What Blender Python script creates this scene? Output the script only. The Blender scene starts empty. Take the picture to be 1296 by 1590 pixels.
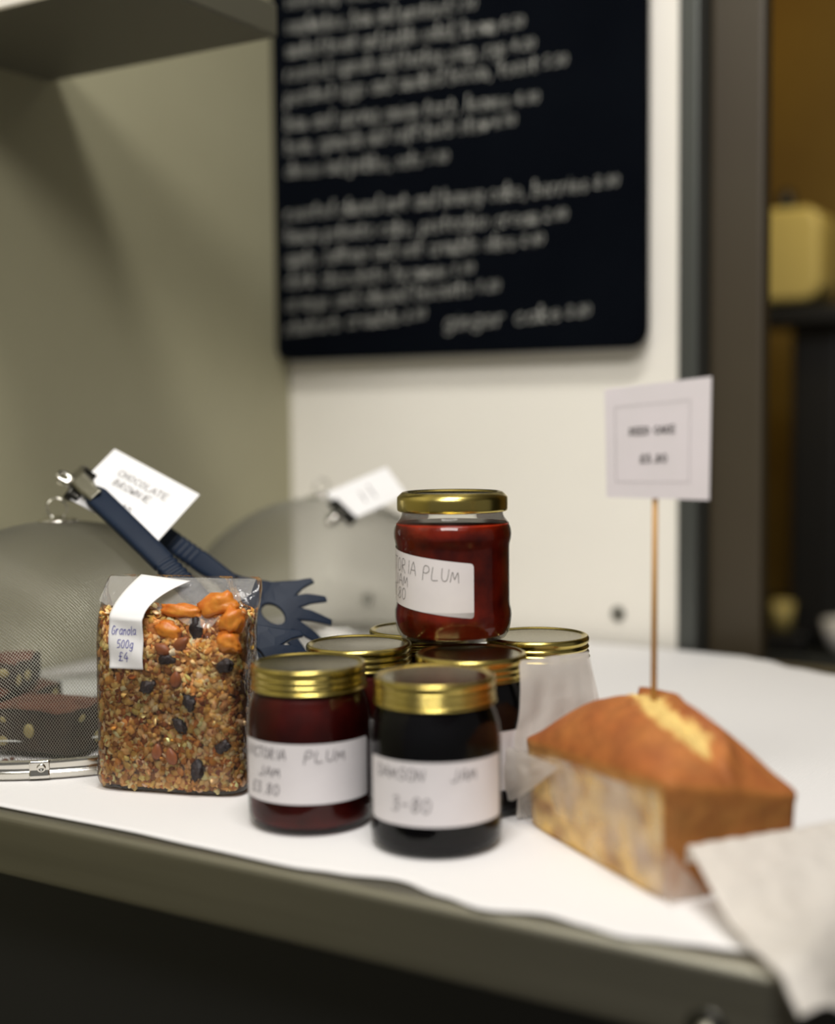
import bpy, bmesh, math, random
from mathutils import Vector, Matrix, noise
random.seed(7)
PI = math.pi
S = bpy.context.scene
COL = S.collection

# ------------------------------------------------------------------ camera
LENS = 80.0
cd = bpy.data.cameras.new('camera'); cam = bpy.data.objects.new('camera', cd); COL.objects.link(cam)
cd.lens = LENS; cd.sensor_fit = 'HORIZONTAL'; cd.sensor_width = LENS * 1296 / 2050
cd.clip_start = 0.02; cd.clip_end = 50
cam.matrix_world = (Matrix.Translation((0, 0, 1.156)) @ Matrix.Rotation(math.radians(31), 4, 'Z')
                    @ Matrix.Rotation(PI / 2 - math.radians(3.9), 4, 'X') @ Matrix.Rotation(-0.010, 4, 'Z'))
cd.dof.use_dof = True; cd.dof.focus_distance = 0.945; cd.dof.aperture_fstop = 3.5; cd.dof.aperture_blades = 0
S.camera = cam
# ------------------------------------------------------------------ light
S.view_settings.view_transform = 'Standard'; S.view_settings.look = 'None'
S.view_settings.gamma = 1.0; S.view_settings.use_curve_mapping = False
S.view_settings.exposure = 0.0
w = bpy.data.worlds.new('world'); S.world = w; w.use_nodes = True
bg = w.node_tree.nodes['Background']; bg.inputs[0].default_value = (0.96, 0.92, 0.86, 1); bg.inputs[1].default_value = 0.16


def area(name, loc, target, size, power, color, spread=None):
    l = bpy.data.lights.new(name, 'AREA'); l.shape = 'RECTANGLE'; l.size, l.size_y = size
    l.energy = power; l.color = color
    if spread: l.spread = spread
    o = bpy.data.objects.new(name, l); COL.objects.link(o); o.location = loc
    o.rotation_euler = (Vector(target) - Vector(loc)).to_track_quat('-Z', 'Y').to_euler()
    return o


area('ceiling_light_main', (-0.25, 0.42, 2.6), (-0.5, 0.9, 0.9), (0.55, 0.16), 16, (1.0, 0.97, 0.93))
area('ceiling_light_rear', (0.1, -0.6, 2.45), (-0.5, 0.9, 1.0), (1.1, 0.45), 27, (1.0, 0.97, 0.945))
area('kitchen_light', (-1.05, 2.75, 2.3), (-0.95, 3.2, 1.5), (0.25, 0.25), 0.75, (1.0, 0.64, 0.12))
area('kitchen_counter_fill', (-0.35, 2.0, 1.9), (-0.65, 2.5, 1.2), (0.2, 0.2), 2.0, (1.0, 0.80, 0.40))  # added fill lamp, aimed to brighten the bowl and vessels

# ------------------------------------------------------------------ materials
def N(nt, t, **k):
    n = nt.nodes.new(t)
    for a, b in k.items(): setattr(n, a, b)
    return n


def newmat(name):
    m = bpy.data.materials.new(name); m.use_nodes = True
    return m, m.node_tree, m.node_tree.nodes['Principled BSDF']


def ramp(nt, fac, cols):
    r = N(nt, 'ShaderNodeValToRGB'); nt.links.new(fac, r.inputs[0])
    while len(r.color_ramp.elements) < len(cols): r.color_ramp.elements.new(0.5)
    for e, (p, c) in zip(r.color_ramp.elements, cols):
        e.position = p; e.color = (*c, 1)
    return r


def noise_tex(nt, scale, detail=4, rough=0.55, coord='Object', stretch=None):
    tc = N(nt, 'ShaderNodeTexCoord'); n = N(nt, 'ShaderNodeTexNoise')
    n.inputs['Scale'].default_value = scale; n.inputs['Detail'].default_value = detail; n.inputs['Roughness'].default_value = rough
    if stretch:
        mp = N(nt, 'ShaderNodeMapping'); mp.inputs['Scale'].default_value = stretch
        nt.links.new(tc.outputs[coord], mp.inputs[0]); nt.links.new(mp.outputs[0], n.inputs[0])
    else: nt.links.new(tc.outputs[coord], n.inputs[0])
    return n.outputs[0]


def bump(nt, b, h, strength, dist):
    bp = N(nt, 'ShaderNodeBump'); bp.inputs['Strength'].default_value = strength; bp.inputs['Distance'].default_value = dist
    nt.links.new(h, bp.inputs['Height']); nt.links.new(bp.outputs[0], b.inputs['Normal'])


def pbr(name, c, rough=0.5, metal=0.0, c2=None, ns=20, bmp=0.0, bd=0.001, bs=None, coat=0.0, sss=0.0, spec=None, stretch=None, vcol=None, ramp_pos=(0.35, 0.65)):
    m, nt, b = newmat(name)
    b.inputs['Base Color'].default_value = (*c, 1); b.inputs['Roughness'].default_value = rough; b.inputs['Metallic'].default_value = metal
    b.inputs['Coat Weight'].default_value = coat; b.inputs['Coat Roughness'].default_value = 0.03
    if spec is not None: b.inputs['Specular IOR Level'].default_value = spec
    if sss:
        b.inputs['Subsurface Weight'].default_value = sss; b.inputs['Subsurface Radius'].default_value = (0.006, 0.002, 0.001); b.inputs['Subsurface Scale'].default_value = 1.0
    if c2:
        r = ramp(nt, noise_tex(nt, ns, stretch=stretch), [(ramp_pos[0], c), (ramp_pos[1], c2)]); nt.links.new(r.outputs[0], b.inputs['Base Color'])
    if vcol:
        a = N(nt, 'ShaderNodeAttribute', attribute_name=vcol)
        mx = N(nt, 'ShaderNodeMix', data_type='RGBA', blend_type='MULTIPLY'); mx.inputs[0].default_value = 1.0
        r = ramp(nt, noise_tex(nt, ns, 5), [(0.3, (0.86, 0.82, 0.74)), (0.7, (1.2, 1.15, 1.05))])
        nt.links.new(a.outputs[0], mx.inputs[6]); nt.links.new(r.outputs[0], mx.inputs[7]); nt.links.new(mx.outputs[2], b.inputs['Base Color'])
    if bmp: bump(nt, b, noise_tex(nt, bs or ns, 6, stretch=stretch), bmp, bd)
    return m


def thin_film(name, tint, haze=0.0, rough=0.03, ior=1.45, wr=0.0, wscale=40, boost=1.0):
    """thin clear sheet: transparent with a fresnel gloss and a little haze"""
    m, nt, b = newmat(name); nt.nodes.remove(b); out = nt.nodes['Material Output']
    tr = N(nt, 'ShaderNodeBsdfTransparent'); tr.inputs[0].default_value = (*tint, 1)
    gl = N(nt, 'ShaderNodeBsdfGlossy'); gl.inputs['Roughness'].default_value = rough
    fr = N(nt, 'ShaderNodeFresnel'); fr.inputs[0].default_value = ior
    mu = N(nt, 'ShaderNodeMath', operation='MULTIPLY'); mu.inputs[1].default_value = boost; mu.use_clamp = True
    nt.links.new(fr.outputs[0], mu.inputs[0])
    df = N(nt, 'ShaderNodeBsdfDiffuse'); df.inputs[0].default_value = (0.85, 0.83, 0.8, 1)
    m1 = N(nt, 'ShaderNodeMixShader'); m1.inputs[0].default_value = haze
    nt.links.new(tr.outputs[0], m1.inputs[1]); nt.links.new(df.outputs[0], m1.inputs[2])
    m2 = N(nt, 'ShaderNodeMixShader'); nt.links.new(mu.outputs[0], m2.inputs[0])
    nt.links.new(m1.outputs[0], m2.inputs[1]); nt.links.new(gl.outputs[0], m2.inputs[2])
    nt.links.new(m2.outputs[0], out.inputs[0])
    if wr:
        bp = N(nt, 'ShaderNodeBump'); bp.inputs['Strength'].default_value = wr; bp.inputs['Distance'].default_value = 0.004
        nt.links.new(noise_tex(nt, wscale, 3, stretch=(1, 1, 0.45)), bp.inputs['Height'])
        nt.links.new(bp.outputs[0], gl.inputs['Normal']); nt.links.new(bp.outputs[0], fr.inputs['Normal'])
    return m


def parchment_mat(name, see):
    m, nt, b = newmat(name); nt.nodes.remove(b); out = nt.nodes['Material Output']
    tr = N(nt, 'ShaderNodeBsdfTransparent'); df = N(nt, 'ShaderNodeBsdfPrincipled')
    df.inputs['Base Color'].default_value = (0.86, 0.82, 0.76, 1); df.inputs['Roughness'].default_value = 0.45
    tl = N(nt, 'ShaderNodeBsdfTranslucent'); tl.inputs[0].default_value = (0.92, 0.88, 0.82, 1)
    ms = N(nt, 'ShaderNodeMixShader'); ms.inputs[0].default_value = 0.35
    nt.links.new(df.outputs[0], ms.inputs[1]); nt.links.new(tl.outputs[0], ms.inputs[2])
    mx = N(nt, 'ShaderNodeMixShader')
    if see:
        r = ramp(nt, noise_tex(nt, 24, 5, stretch=(1, 1, 0.8)), [(0.30, (0.25,) * 3), (0.58, (see,) * 3)]); nt.links.new(r.outputs[0], mx.inputs[0])
    else: mx.inputs[0].default_value = 0.16
    nt.links.new(ms.outputs[0], mx.inputs[1]); nt.links.new(tr.outputs[0], mx.inputs[2]); nt.links.new(mx.outputs[0], out.inputs[0])
    bump(nt, df, noise_tex(nt, 30, 5), 0.5, 0.003)
    return m


M = {}
M['cream_wall'] = pbr('cream_paint', (0.90, 0.865, 0.775), 0.6, c2=(0.86, 0.82, 0.735), ns=3, bmp=0.05)
M['grey_wall'] = pbr('grey_olive_wall', (0.355, 0.335, 0.218), 0.45, c2=(0.33, 0.31, 0.20), ns=4, bmp=0.04)  # side wall, darker and greyer in tone than the back wall
M['steel'] = pbr('brushed_steel', (0.34, 0.325, 0.265), 0.42, 1.0, c2=(0.27, 0.26, 0.21), ns=14, bmp=0.05, stretch=(0.2, 3, 3))
M['steel_dark'] = pbr('dull_steel', (0.085, 0.09, 0.082), 0.45, 0.6)
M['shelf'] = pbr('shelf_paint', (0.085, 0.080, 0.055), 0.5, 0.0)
M['panel'] = pbr('brown_panel', (0.048, 0.036, 0.018), 0.5, c2=(0.042, 0.030, 0.015), ns=3)
M['plug'] = pbr('grey_plug', (0.13, 0.125, 0.10), 0.6)
M['black'] = pbr('black_paint', (0.012, 0.012, 0.012), 0.4)
M['amber_wall'] = pbr('amber_wall', (0.26, 0.165, 0.022), 0.7, c2=(0.20, 0.115, 0.015), ns=2)
M['floor'] = pbr('floor_vinyl', (0.16, 0.15, 0.13), 0.5, c2=(0.12, 0.115, 0.10), ns=6)
M['ceiling'] = pbr('ceiling_paint', (0.55, 0.53, 0.47), 0.7, c2=(0.5, 0.48, 0.43), ns=3)
M['board'] = pbr('blackboard_paint', (0.0018, 0.0026, 0.0046), 0.9, c2=(0.0024, 0.0034, 0.0056), ns=9, spec=0.03)
M['chalk'] = pbr('chalk', (0.62, 0.62, 0.57), 0.9, c2=(0.48, 0.48, 0.44), ns=150)
M['gold'] = pbr('gold_lid', (0.62, 0.50, 0.15), 0.24, 1.0, c2=(0.56, 0.45, 0.13), ns=60)
M['lid_top'] = pbr('dusty_lid_top_dark_reflection', (0.20, 0.165, 0.055), 0.19, 1.0, c2=(0.42, 0.37, 0.18), ns=420, ramp_pos=(0.52, 0.72), bmp=0.12, bs=500, bd=0.0004)  # dust speckles; the dark base paints in the reflection of the blackboard
M['paper'] = pbr('label_paper', (0.80, 0.76, 0.77), 0.6, c2=(0.77, 0.73, 0.74), ns=50, bmp=0.03)
M['card'] = pbr('white_card', (0.90, 0.89, 0.88), 0.5, c2=(0.87, 0.86, 0.85), ns=30)
M['cardpink'] = pbr('lilac_white_card', (0.76, 0.70, 0.71), 0.5, c2=(0.73, 0.68, 0.68), ns=30)
M['ink'] = pbr('pencil_ink', (0.12, 0.105, 0.10), 0.6)
M['ink_faint'] = pbr('faint_ink', (0.22, 0.20, 0.21), 0.6)
M['blue_ink'] = pbr('blue_ink', (0.06, 0.06, 0.35), 0.6)
M['print'] = pbr('printed_ink', (0.07, 0.06, 0.055), 0.6)
M['glass'] = thin_film('clear_jar_glass', (0.95, 0.955, 0.94), 0.0, 0.015, 1.45, boost=0.8)
M['film'] = thin_film('clear_bag_film', (0.99, 0.985, 0.98), 0.015, 0.16, 1.5, wr=0.9, wscale=60, boost=0.85)
M['film_fold'] = thin_film('creased_bag_film', (0.95, 0.94, 0.93), 0.20, 0.14, 1.5, wr=1.0, wscale=70, boost=1.6)
M['jam_red'] = pbr('plum_jam', (0.13, 0.005, 0.002), 0.3, c2=(0.33, 0.022, 0.004), ns=55, spec=0.3, sss=0.6, bmp=0.25, bs=70, bd=0.003)
M['jam_dark'] = pbr('dark_plum_jam', (0.065, 0.0040, 0.003), 0.5, c2=(0.12, 0.006, 0.004), ns=50, sss=0.3, spec=0.15)
M['jam_black'] = pbr('damson_jam', (0.0025, 0.0025, 0.004), 0.6, c2=(0.004, 0.003, 0.005), ns=50, spec=0.06)
M['navy'] = pbr('navy_silicone', (0.0045, 0.0120, 0.030), 0.48, c2=(0.007, 0.016, 0.036), ns=40, spec=0.22)
M['chrome'] = pbr('chrome', (0.72, 0.70, 0.64), 0.16, 1.0)
M['wire'] = pbr('mesh_wire', (0.40, 0.39, 0.33), 0.35, 0.9)
M['clip_dark'] = pbr('dark_spring_steel', (0.06, 0.058, 0.05), 0.25, 0.9)
M['wood'] = pbr('bamboo', (0.50, 0.27, 0.09), 0.5, c2=(0.62, 0.38, 0.15), ns=60, stretch=(1, 1, 0.05))
M['brownie_top'] = pbr('brownie_crust', (0.17, 0.06, 0.035), 0.6, c2=(0.10, 0.034, 0.02), ns=80, bmp=0.6, bd=0.003)
M['brownie'] = pbr('brownie_crumb', (0.020, 0.012, 0.008), 0.75, c2=(0.035, 0.018, 0.011), ns=120, bmp=0.8, bd=0.004)
M['nut'] = pbr('pale_nut', (0.42, 0.36, 0.15), 0.6, c2=(0.32, 0.25, 0.09), ns=120)
M['plate'] = pbr('white_china', (0.80, 0.81, 0.77), 0.2)
M['apricot'] = pbr('dried_apricot', (0.55, 0.13, 0.014), 0.38, c2=(0.70, 0.27, 0.035), ns=70, sss=0.3, bmp=0.5, bd=0.003)
M['raisin'] = pbr('raisin', (0.014, 0.010, 0.012), 0.5, c2=(0.03, 0.018, 0.016), ns=200, bmp=1.0, bd=0.002)
M['almond'] = pbr('almond_skin', (0.30, 0.10, 0.032), 0.5, c2=(0.20, 0.06, 0.02), ns=120, stretch=(1, 1, .2))
M['granola'] = pbr('oat_flakes', (0.5, 0.3, 0.1), 0.75, spec=0.2, vcol='tone', ns=300)
M['cake'] = pbr('loaf_cake', (0.5, 0.25, 0.05), 0.75, vcol='tone', ns=85, bmp=0.45, bs=160, bd=0.002, sss=0.0)
M['parch'] = parchment_mat('baking_parchment', 0.0)
M['parch_greasy'] = parchment_mat('greasy_parchment', 0.85)
M['cream_plastic'] = pbr('cream_plastic', (0.62, 0.50, 0.17), 0.35)
M['brass'] = pbr('brass', (0.75, 0.5, 0.12), 0.3, 1.0)
M['white_gloss'] = pbr('white_glaze', (0.9, 0.88, 0.84), 0.2)


def cloth_mat():
    m, nt, b = newmat('white_tablecloth')
    b.inputs['Base Color'].default_value = (0.80, 0.785, 0.775, 1); b.inputs['Roughness'].default_value = 0.8
    tc = N(nt, 'ShaderNodeTexCoord'); wv = N(nt, 'ShaderNodeTexWave'); wv.inputs['Scale'].default_value = 150; wv.bands_direction = 'X'
    w2 = N(nt, 'ShaderNodeTexWave'); w2.inputs['Scale'].default_value = 150; w2.bands_direction = 'Y'
    nt.links.new(tc.outputs['Object'], wv.inputs[0]); nt.links.new(tc.outputs['Object'], w2.inputs[0])
    ad = N(nt, 'ShaderNodeMath', operation='ADD'); nt.links.new(wv.outputs[1], ad.inputs[0]); nt.links.new(w2.outputs[1], ad.inputs[1])
    bump(nt, b, ad.outputs[0], 0.25, 0.0004)
    return m


M['cloth'] = cloth_mat()

# ------------------------------------------------------------------ mesh helpers
def tag(o, label=None, cat=None, group=None, kind=None):
    for k, v in (('label', label), ('category', cat), ('group', group), ('kind', kind)):
        if v: o[k] = v
    return o


def empty(name, loc, rz=0.0):
    o = bpy.data.objects.new(name, None); COL.objects.link(o); o.location = loc; o.rotation_euler = (0, 0, rz); o.empty_display_size = 0.02
    return o


class MB:
    def __init__(s): s.v = []; s.f = []; s.m = []; s.c = None
    def add(s, vs, fs, mi=0):
        n = len(s.v); s.v += [tuple(v) for v in vs]; s.f += [tuple(i + n for i in f) for f in fs]; s.m += [mi] * len(fs); return s
    def box(s, c, d, mat=None, mi=0):
        x, y, z = [e / 2 for e in d]
        vs = [Vector((i * x, j * y, k * z)) for i in (-1, 1) for j in (-1, 1) for k in (-1, 1)]
        if mat: vs = [mat @ v for v in vs]
        vs = [v + Vector(c) for v in vs]
        return s.add(vs, [(0, 1, 3, 2), (4, 6, 7, 5), (0, 4, 5, 1), (2, 3, 7, 6), (0, 2, 6, 4), (1, 5, 7, 3)], mi)
    def lathe(s, prof, n=96, fn=None, mi=0, c=(0, 0, 0)):
        vs = []
        for j, (r, z) in enumerate(prof):
            for i in range(n):
                a = 2 * PI * i / n; rr = fn(j, i, r) if fn else r
                vs.append((c[0] + rr * math.cos(a), c[1] + rr * math.sin(a), c[2] + z))
        fs = [(j * n + i, j * n + (i + 1) % n, (j + 1) * n + (i + 1) % n, (j + 1) * n + i) for j in range(len(prof) - 1) for i in range(n)]
        return s.add(vs, fs, mi)
    def tube(s, pts, r, n=8, mi=0, closed=False, cap=True):
        pts = [Vector(p) for p in pts]; K = len(pts); vs = []; up = None
        rs = r if isinstance(r, (list, tuple)) else [r] * K
        for k, p in enumerate(pts):
            if closed: t = pts[(k + 1) % K] - pts[k - 1]
            else: t = pts[min(k + 1, K - 1)] - pts[max(k - 1, 0)]
            t.normalize()
            if up is None: up = t.orthogonal().normalized()
            up = (up - t * up.dot(t)).normalized(); sd = t.cross(up)
            vs += [p + (up * math.cos(2 * PI * i / n) + sd * math.sin(2 * PI * i / n)) * rs[k] for i in range(n)]
        R = K if closed else K - 1
        fs = [(k * n + i, k * n + (i + 1) % n, ((k + 1) % K) * n + (i + 1) % n, ((k + 1) % K) * n + i) for k in range(R) for i in range(n)]
        if cap and not closed: fs += [tuple(range(n))[::-1], tuple((K - 1) * n + i for i in range(n))]
        return s.add(vs, fs, mi)
    def grid(s, fn, nu, nv, mi=0):
        vs = [fn(i / nu, j / nv) for i in range(nu + 1) for j in range(nv + 1)]
        fs = [(i * (nv + 1) + j, (i + 1) * (nv + 1) + j, (i + 1) * (nv + 1) + j + 1, i * (nv + 1) + j + 1) for i in range(nu) for j in range(nv)]
        return s.add(vs, fs, mi)
    def build(s, name, mats, parent=None, smooth=True, bevel=0, seg=2, solid=0, auto=None, loc=None, subsurf=0):
        me = bpy.data.meshes.new(name); me.from_pydata(s.v, [], s.f)
        if not isinstance(mats, (list, tuple)): mats = [mats]
        for m in mats: me.materials.append(m)
        me.polygons.foreach_set('material_index', s.m)
        if smooth: me.polygons.foreach_set('use_smooth', [True] * len(s.f))
        me.validate(); me.update()
        bm = bmesh.new(); bm.from_mesh(me)
        if not s.c: bmesh.ops.remove_doubles(bm, verts=bm.verts, dist=1e-7)
        if smooth and not s.c: bmesh.ops.recalc_face_normals(bm, faces=bm.faces)
        bm.to_mesh(me); bm.free()
        if auto: me.set_sharp_from_angle(angle=math.radians(auto))
        if s.c:
            at = me.color_attributes.new('tone', 'FLOAT_COLOR', 'POINT')
            at.data.foreach_set('color', [x for c in s.c for x in (*c, 1)])
        o = bpy.data.objects.new(name, me); COL.objects.link(o)
        if parent: o.parent = parent
        if loc: o.location = loc
        if bevel:
            b = o.modifiers.new('b', 'BEVEL'); b.width = bevel; b.segments = seg; b.limit_method = 'ANGLE'; b.harden_normals = False
        if solid:
            b = o.modifiers.new('s', 'SOLIDIFY'); b.thickness = solid; b.offset = 0
        if subsurf:
            b = o.modifiers.new('ss', 'SUBSURF'); b.levels = subsurf; b.render_levels = subsurf
        return o


def prism(pts2, fn, th, name, mat, parent=None, bevel=0, seg=3, smooth=False):
    """outline extruded by th; fn(x, y, h) gives the 3D point"""
    n = len(pts2); mb = MB()
    vs = [fn(x, y, 0) for x, y in pts2] + [fn(x, y, th) for x, y in pts2]
    mb.add(vs, [tuple(range(n))[::-1], tuple(range(n, 2 * n))] + [(i, (i + 1) % n, n + (i + 1) % n, n + i) for i in range(n)])
    return mb.build(name, mat, parent, smooth=smooth, bevel=bevel, seg=seg)


def rrect(x0, y0, x1, y1, r, n=6):
    out = []
    for cx, cy, a0 in ((x1 - r, y1 - r, 0), (x0 + r, y1 - r, PI / 2), (x0 + r, y0 + r, PI), (x1 - r, y0 + r, 1.5 * PI)):
        out += [(cx + r * math.cos(a0 + i / n * PI / 2), cy + r * math.sin(a0 + i / n * PI / 2)) for i in range(n + 1)]
    return out


# single stroke handwriting: x 0..4, baseline 0, x height 4, capitals 6
G = {
 'a': '3.6,3.2 2,4 0.4,2.6 0.6,0.6 2,0 3.6,1.6;3.6,4 3.5,0.8 4.2,0', 'b': '0.5,6.4 0.5,0;0.5,2.6 2,4 3.6,2.6 3.2,0.4 1.6,0 0.5,1', 'c': '3.6,3.2 2,4 0.5,2.5 0.8,0.5 2.2,0 3.8,0.8',
 'd': '3.4,3 2,4 0.5,2.5 0.8,0.4 2.2,0 3.4,1.4;3.5,6.4 3.4,0', 'e': '0.6,2 3.4,2.3 2.8,3.8 1.2,3.8 0.4,2 1,0.3 2.4,0 3.8,0.8', 'f': '3.6,6 2.4,6.4 1.6,5 1.5,-1.5;0.3,3.8 3,3.9',
 'g': '3.4,3.2 2,4 0.5,2.5 0.9,0.5 2.2,0.2 3.4,1.5;3.5,4 3.3,-1.2 2,-2.2 0.4,-1.4', 'h': '0.5,6.4 0.5,0;0.5,2.4 2,4 3.2,3.2 3.3,0', 'i': '1,4 1,0.4 1.8,0;1,5.4 1.1,5.7', 'j': '2,4 2,-1.4 0.6,-2;2,5.4 2.1,5.6',
 'k': '0.5,6.4 0.5,0;3,4 0.6,2 3.4,0', 'l': '0.8,6.4 0.8,0.6 1.8,0', 'm': '0.3,4 0.3,0;0.3,2.8 1.3,4 2.1,3 2.1,0;2.1,2.8 3.1,4 3.9,3 4,0', 'n': '0.5,4 0.5,0;0.5,2.4 2,4 3.2,3.2 3.4,0',
 'o': '2,4 0.5,2.6 0.8,0.5 2.2,0 3.6,1.6 3.2,3.6 2,4 4,3.6', 'p': '0.5,4 0.5,-2.2;0.5,3 2.2,4 3.6,2.4 2.6,0.2 0.6,0.6', 'q': '3.4,3.2 2,4 0.5,2.5 0.9,0.5 2.2,0.2 3.4,1.5;3.5,4 3.4,-2.4', 'r': '0.6,4 0.6,0;0.6,2.4 2,4 3.2,3.6',
 's': '3.4,3.4 2,4 0.8,3.2 3.2,1 2,0 0.4,0.6', 't': '1.6,5.8 1.5,0.8 2.6,0 3.4,0.5;0.2,4 3.2,4.1', 'u': '0.5,4 0.6,0.8 2,0 3.3,1.4;3.4,4 3.4,0.4 4,0', 'v': '0.4,4 1.9,0 3.5,4', 'w': '0.2,4 1.1,0 2,3 3,0 4,4',
 'x': '0.4,4 3.5,0;3.4,4 0.4,0', 'y': '0.5,4 0.8,1.4 2.2,1 3.4,2.4;3.5,4 3.2,-1.4 1.6,-2.2 0.5,-1.4', 'z': '0.5,4 3.4,4 0.5,0 3.6,0',
 'A': '0,0 2,6 4,0;0.8,2.2 3.3,2.2', 'B': '0.4,0 0.4,6 2.8,5.6 2.8,3.6 0.4,3.2 3.4,2.6 3.4,0.4 0.4,0', 'C': '3.8,5 2.4,6 0.6,4.4 0.6,1.6 2.2,0 3.9,0.9', 'D': '0.6,0 0.6,6 3,5 3.7,2.8 2.6,0.6 0.6,0',
 'E': '3.6,6 0.5,6 0.5,0 3.7,0;0.5,3.1 3,3.1', 'G': '3.8,5.4 2.2,6.2 0.5,4 0.6,1 2.2,0 3.7,1 3.6,2.8 2.2,2.8', 'I': '2,6 2,0', 'J': '2.9,6 2.9,1.2 1.6,-0.4 0.2,0.6', 'L': '0.6,6 0.6,0 3.6,0', 'M': '0,0 0.6,5 1.9,1.6 3.2,5 4.1,0', 'N': '0.3,0 0.5,5.6 3.4,0.2 3.7,5.8',
 'O': '2,6 0.5,4.6 0.5,1.2 2,0 3.6,1.4 3.6,4.6 2,6', 'P': '0.6,-1 0.8,5.6 3,6 3.7,4 2.2,2.6 0.8,2.8', 'R': '0.5,0 0.7,6 3,5.7 3,3.8 0.7,3 3.9,0', 'S': '3.6,5.2 2,6 0.7,4.6 3.3,1.8 2,0 0.4,0.8', 'T': '0,6 4,6.1;2,6 1.9,0', 'U': '0.4,6 0.6,1.4 2,0 3.4,1.2 3.7,6', 'V': '0.2,6 2,0 3.9,6', 'Y': '0.2,6 2,3;3.8,6 1.4,0', 'W': '0,6 1,0 2,4 3,0 4,6', 'H': '0.4,6 0.4,0;3.6,6 3.6,0;0.4,3 3.6,3', 'K': '0.4,6 0.4,0;3.6,6 0.5,2.8 3.8,0',
 '0': '2,6 0.6,4.6 0.6,1.2 2,0 3.4,1.4 3.4,4.6 2,6', '1': '1,4.8 2,6 2,0', '2': '0.5,4.8 2,6 3.4,4.6 0.5,0 3.7,0', '3': '0.6,5.6 2.8,6 3,4.2 1.4,3.2 3.5,2 2.6,0 0.4,0.4', '4': '2.6,6 0.3,2 3.8,2;2.8,3.6 2.7,-0.6', '5': '3.6,6 1,6 0.7,3.4 3,3.4 3.3,0.8 0.4,0', '8': '2.2,3.2 0.8,4.6 2.2,6 3.4,4.6 0.6,1.4 2,0 3.6,1.4 2.2,3.2', '6': '3.2,6 0.8,3 1,0.4 3,0.2 3.2,2.6 1,2.6', '7': '0.4,6 3.6,6 1.4,0', '9': '3.4,4.4 2,3 0.6,4.4 2,6 3.4,5 3,0',
 '£': '3.8,5.2 2.6,6 1.6,5 1.6,1 0.4,0 4,0.2;0.4,3 3.2,3', '.': '1.8,0 2.1,0.4', '-': '0.4,2.8 3.4,2.9', ',': '1.4,0.4 0.9,-1.2', '&': '3.8,0 0.9,4.6 2,6 3,4.8 0.4,1.4 1.8,0 3.8,2.6', '+': '0.3,3 3.7,3;2,5 2,1'}


def strokes(text, size, adv=4.9, jit=0.25, rnd=None):
    """list of polylines in metres, size = height of one unit * 6 (capitals)"""
    u = size / 6; x = 0; out = []; rnd = rnd or random
    for ch in text:
        if ch == ' ': x += 3.6; continue
        dy = rnd.uniform(-jit, jit)
        for pl in G[ch].split(';'):
            p = [tuple(float(q) for q in c.split(',')) for c in pl.split()]
            # Catmull-Rom smoothing
            q = []
            for i in range(len(p) - 1):
                p0, p1, p2, p3 = p[max(i - 1, 0)], p[i], p[i + 1], p[min(i + 2, len(p) - 1)]
                for t in (0, .34, .67):
                    q.append(tuple(.5 * (2 * p1[k] + (p2[k] - p0[k]) * t + (2 * p0[k] - 5 * p1[k] + 4 * p2[k] - p3[k]) * t * t + (3 * p1[k] - p0[k] - 3 * p2[k] + p3[k]) * t ** 3) for k in (0, 1)))
            q.append(p[-1])
            out.append([((x + a + .12 * b) * u, (b + dy) * u) for a, b in q])
        x += {'i': 2.6, 'l': 2.6, 'I': 3.4, '.': 3.2, ',': 2.6, 'm': 5.4, 'M': 5.4}.get(ch, adv)
    return out, x * u


def ribbon(mb, pl, wd, fn):
    for k in range(len(pl) - 1):
        (x0, y0), (x1, y1) = pl[k], pl[k + 1]; dx, dy = x1 - x0, y1 - y0; L = math.hypot(dx, dy) or 1e-9
        ex, ey = dx / L * wd * .3, dy / L * wd * .3; nx, ny = -dy / L * wd / 2, dx / L * wd / 2
        mb.add([fn(x0 - ex + nx, y0 - ey + ny), fn(x0 - ex - nx, y0 - ey - ny), fn(x1 + ex - nx, y1 + ey - ny), fn(x1 + ex + nx, y1 + ey + ny)], [(0, 1, 2, 3)])


def write(mb, text, size, x, y, wd, fn, slope=0.0, center=False, fit=None, shear=0, **k):
    pls, W = strokes(text, size, **k); sx = 1.0
    if fit: sx = fit / W; W = fit
    if center: x -= W / 2
    for pl in pls: ribbon(mb, [(x + a * sx, y + b + slope * a * sx) for a, b in pl], wd, fn)


def serif(mb, text, size, cx, y, wd, fn):
    """printed capitals: strokes with small serifs"""
    pls, W = strokes(text, size, jit=0, adv=5.2)
    for pl in pls:
        pl = [(a - .12 * b + cx - W / 2, b + y) for a, b in pl]; ribbon(mb, pl, wd, fn)
        for e in (pl[0], pl[-1]): ribbon(mb, [(e[0] - size * .13, e[1]), (e[0] + size * .13, e[1])], wd * .6, fn)


Z0 = 0.9022   # top of the cloth
# ------------------------------------------------------------------ setting
def struct(name, boxes, mat, bevel=0.0):
    mb = MB()
    for c, d in boxes: mb.box(c, d)
    return tag(mb.build(name, mat, smooth=False, bevel=bevel), kind='structure')


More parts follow.
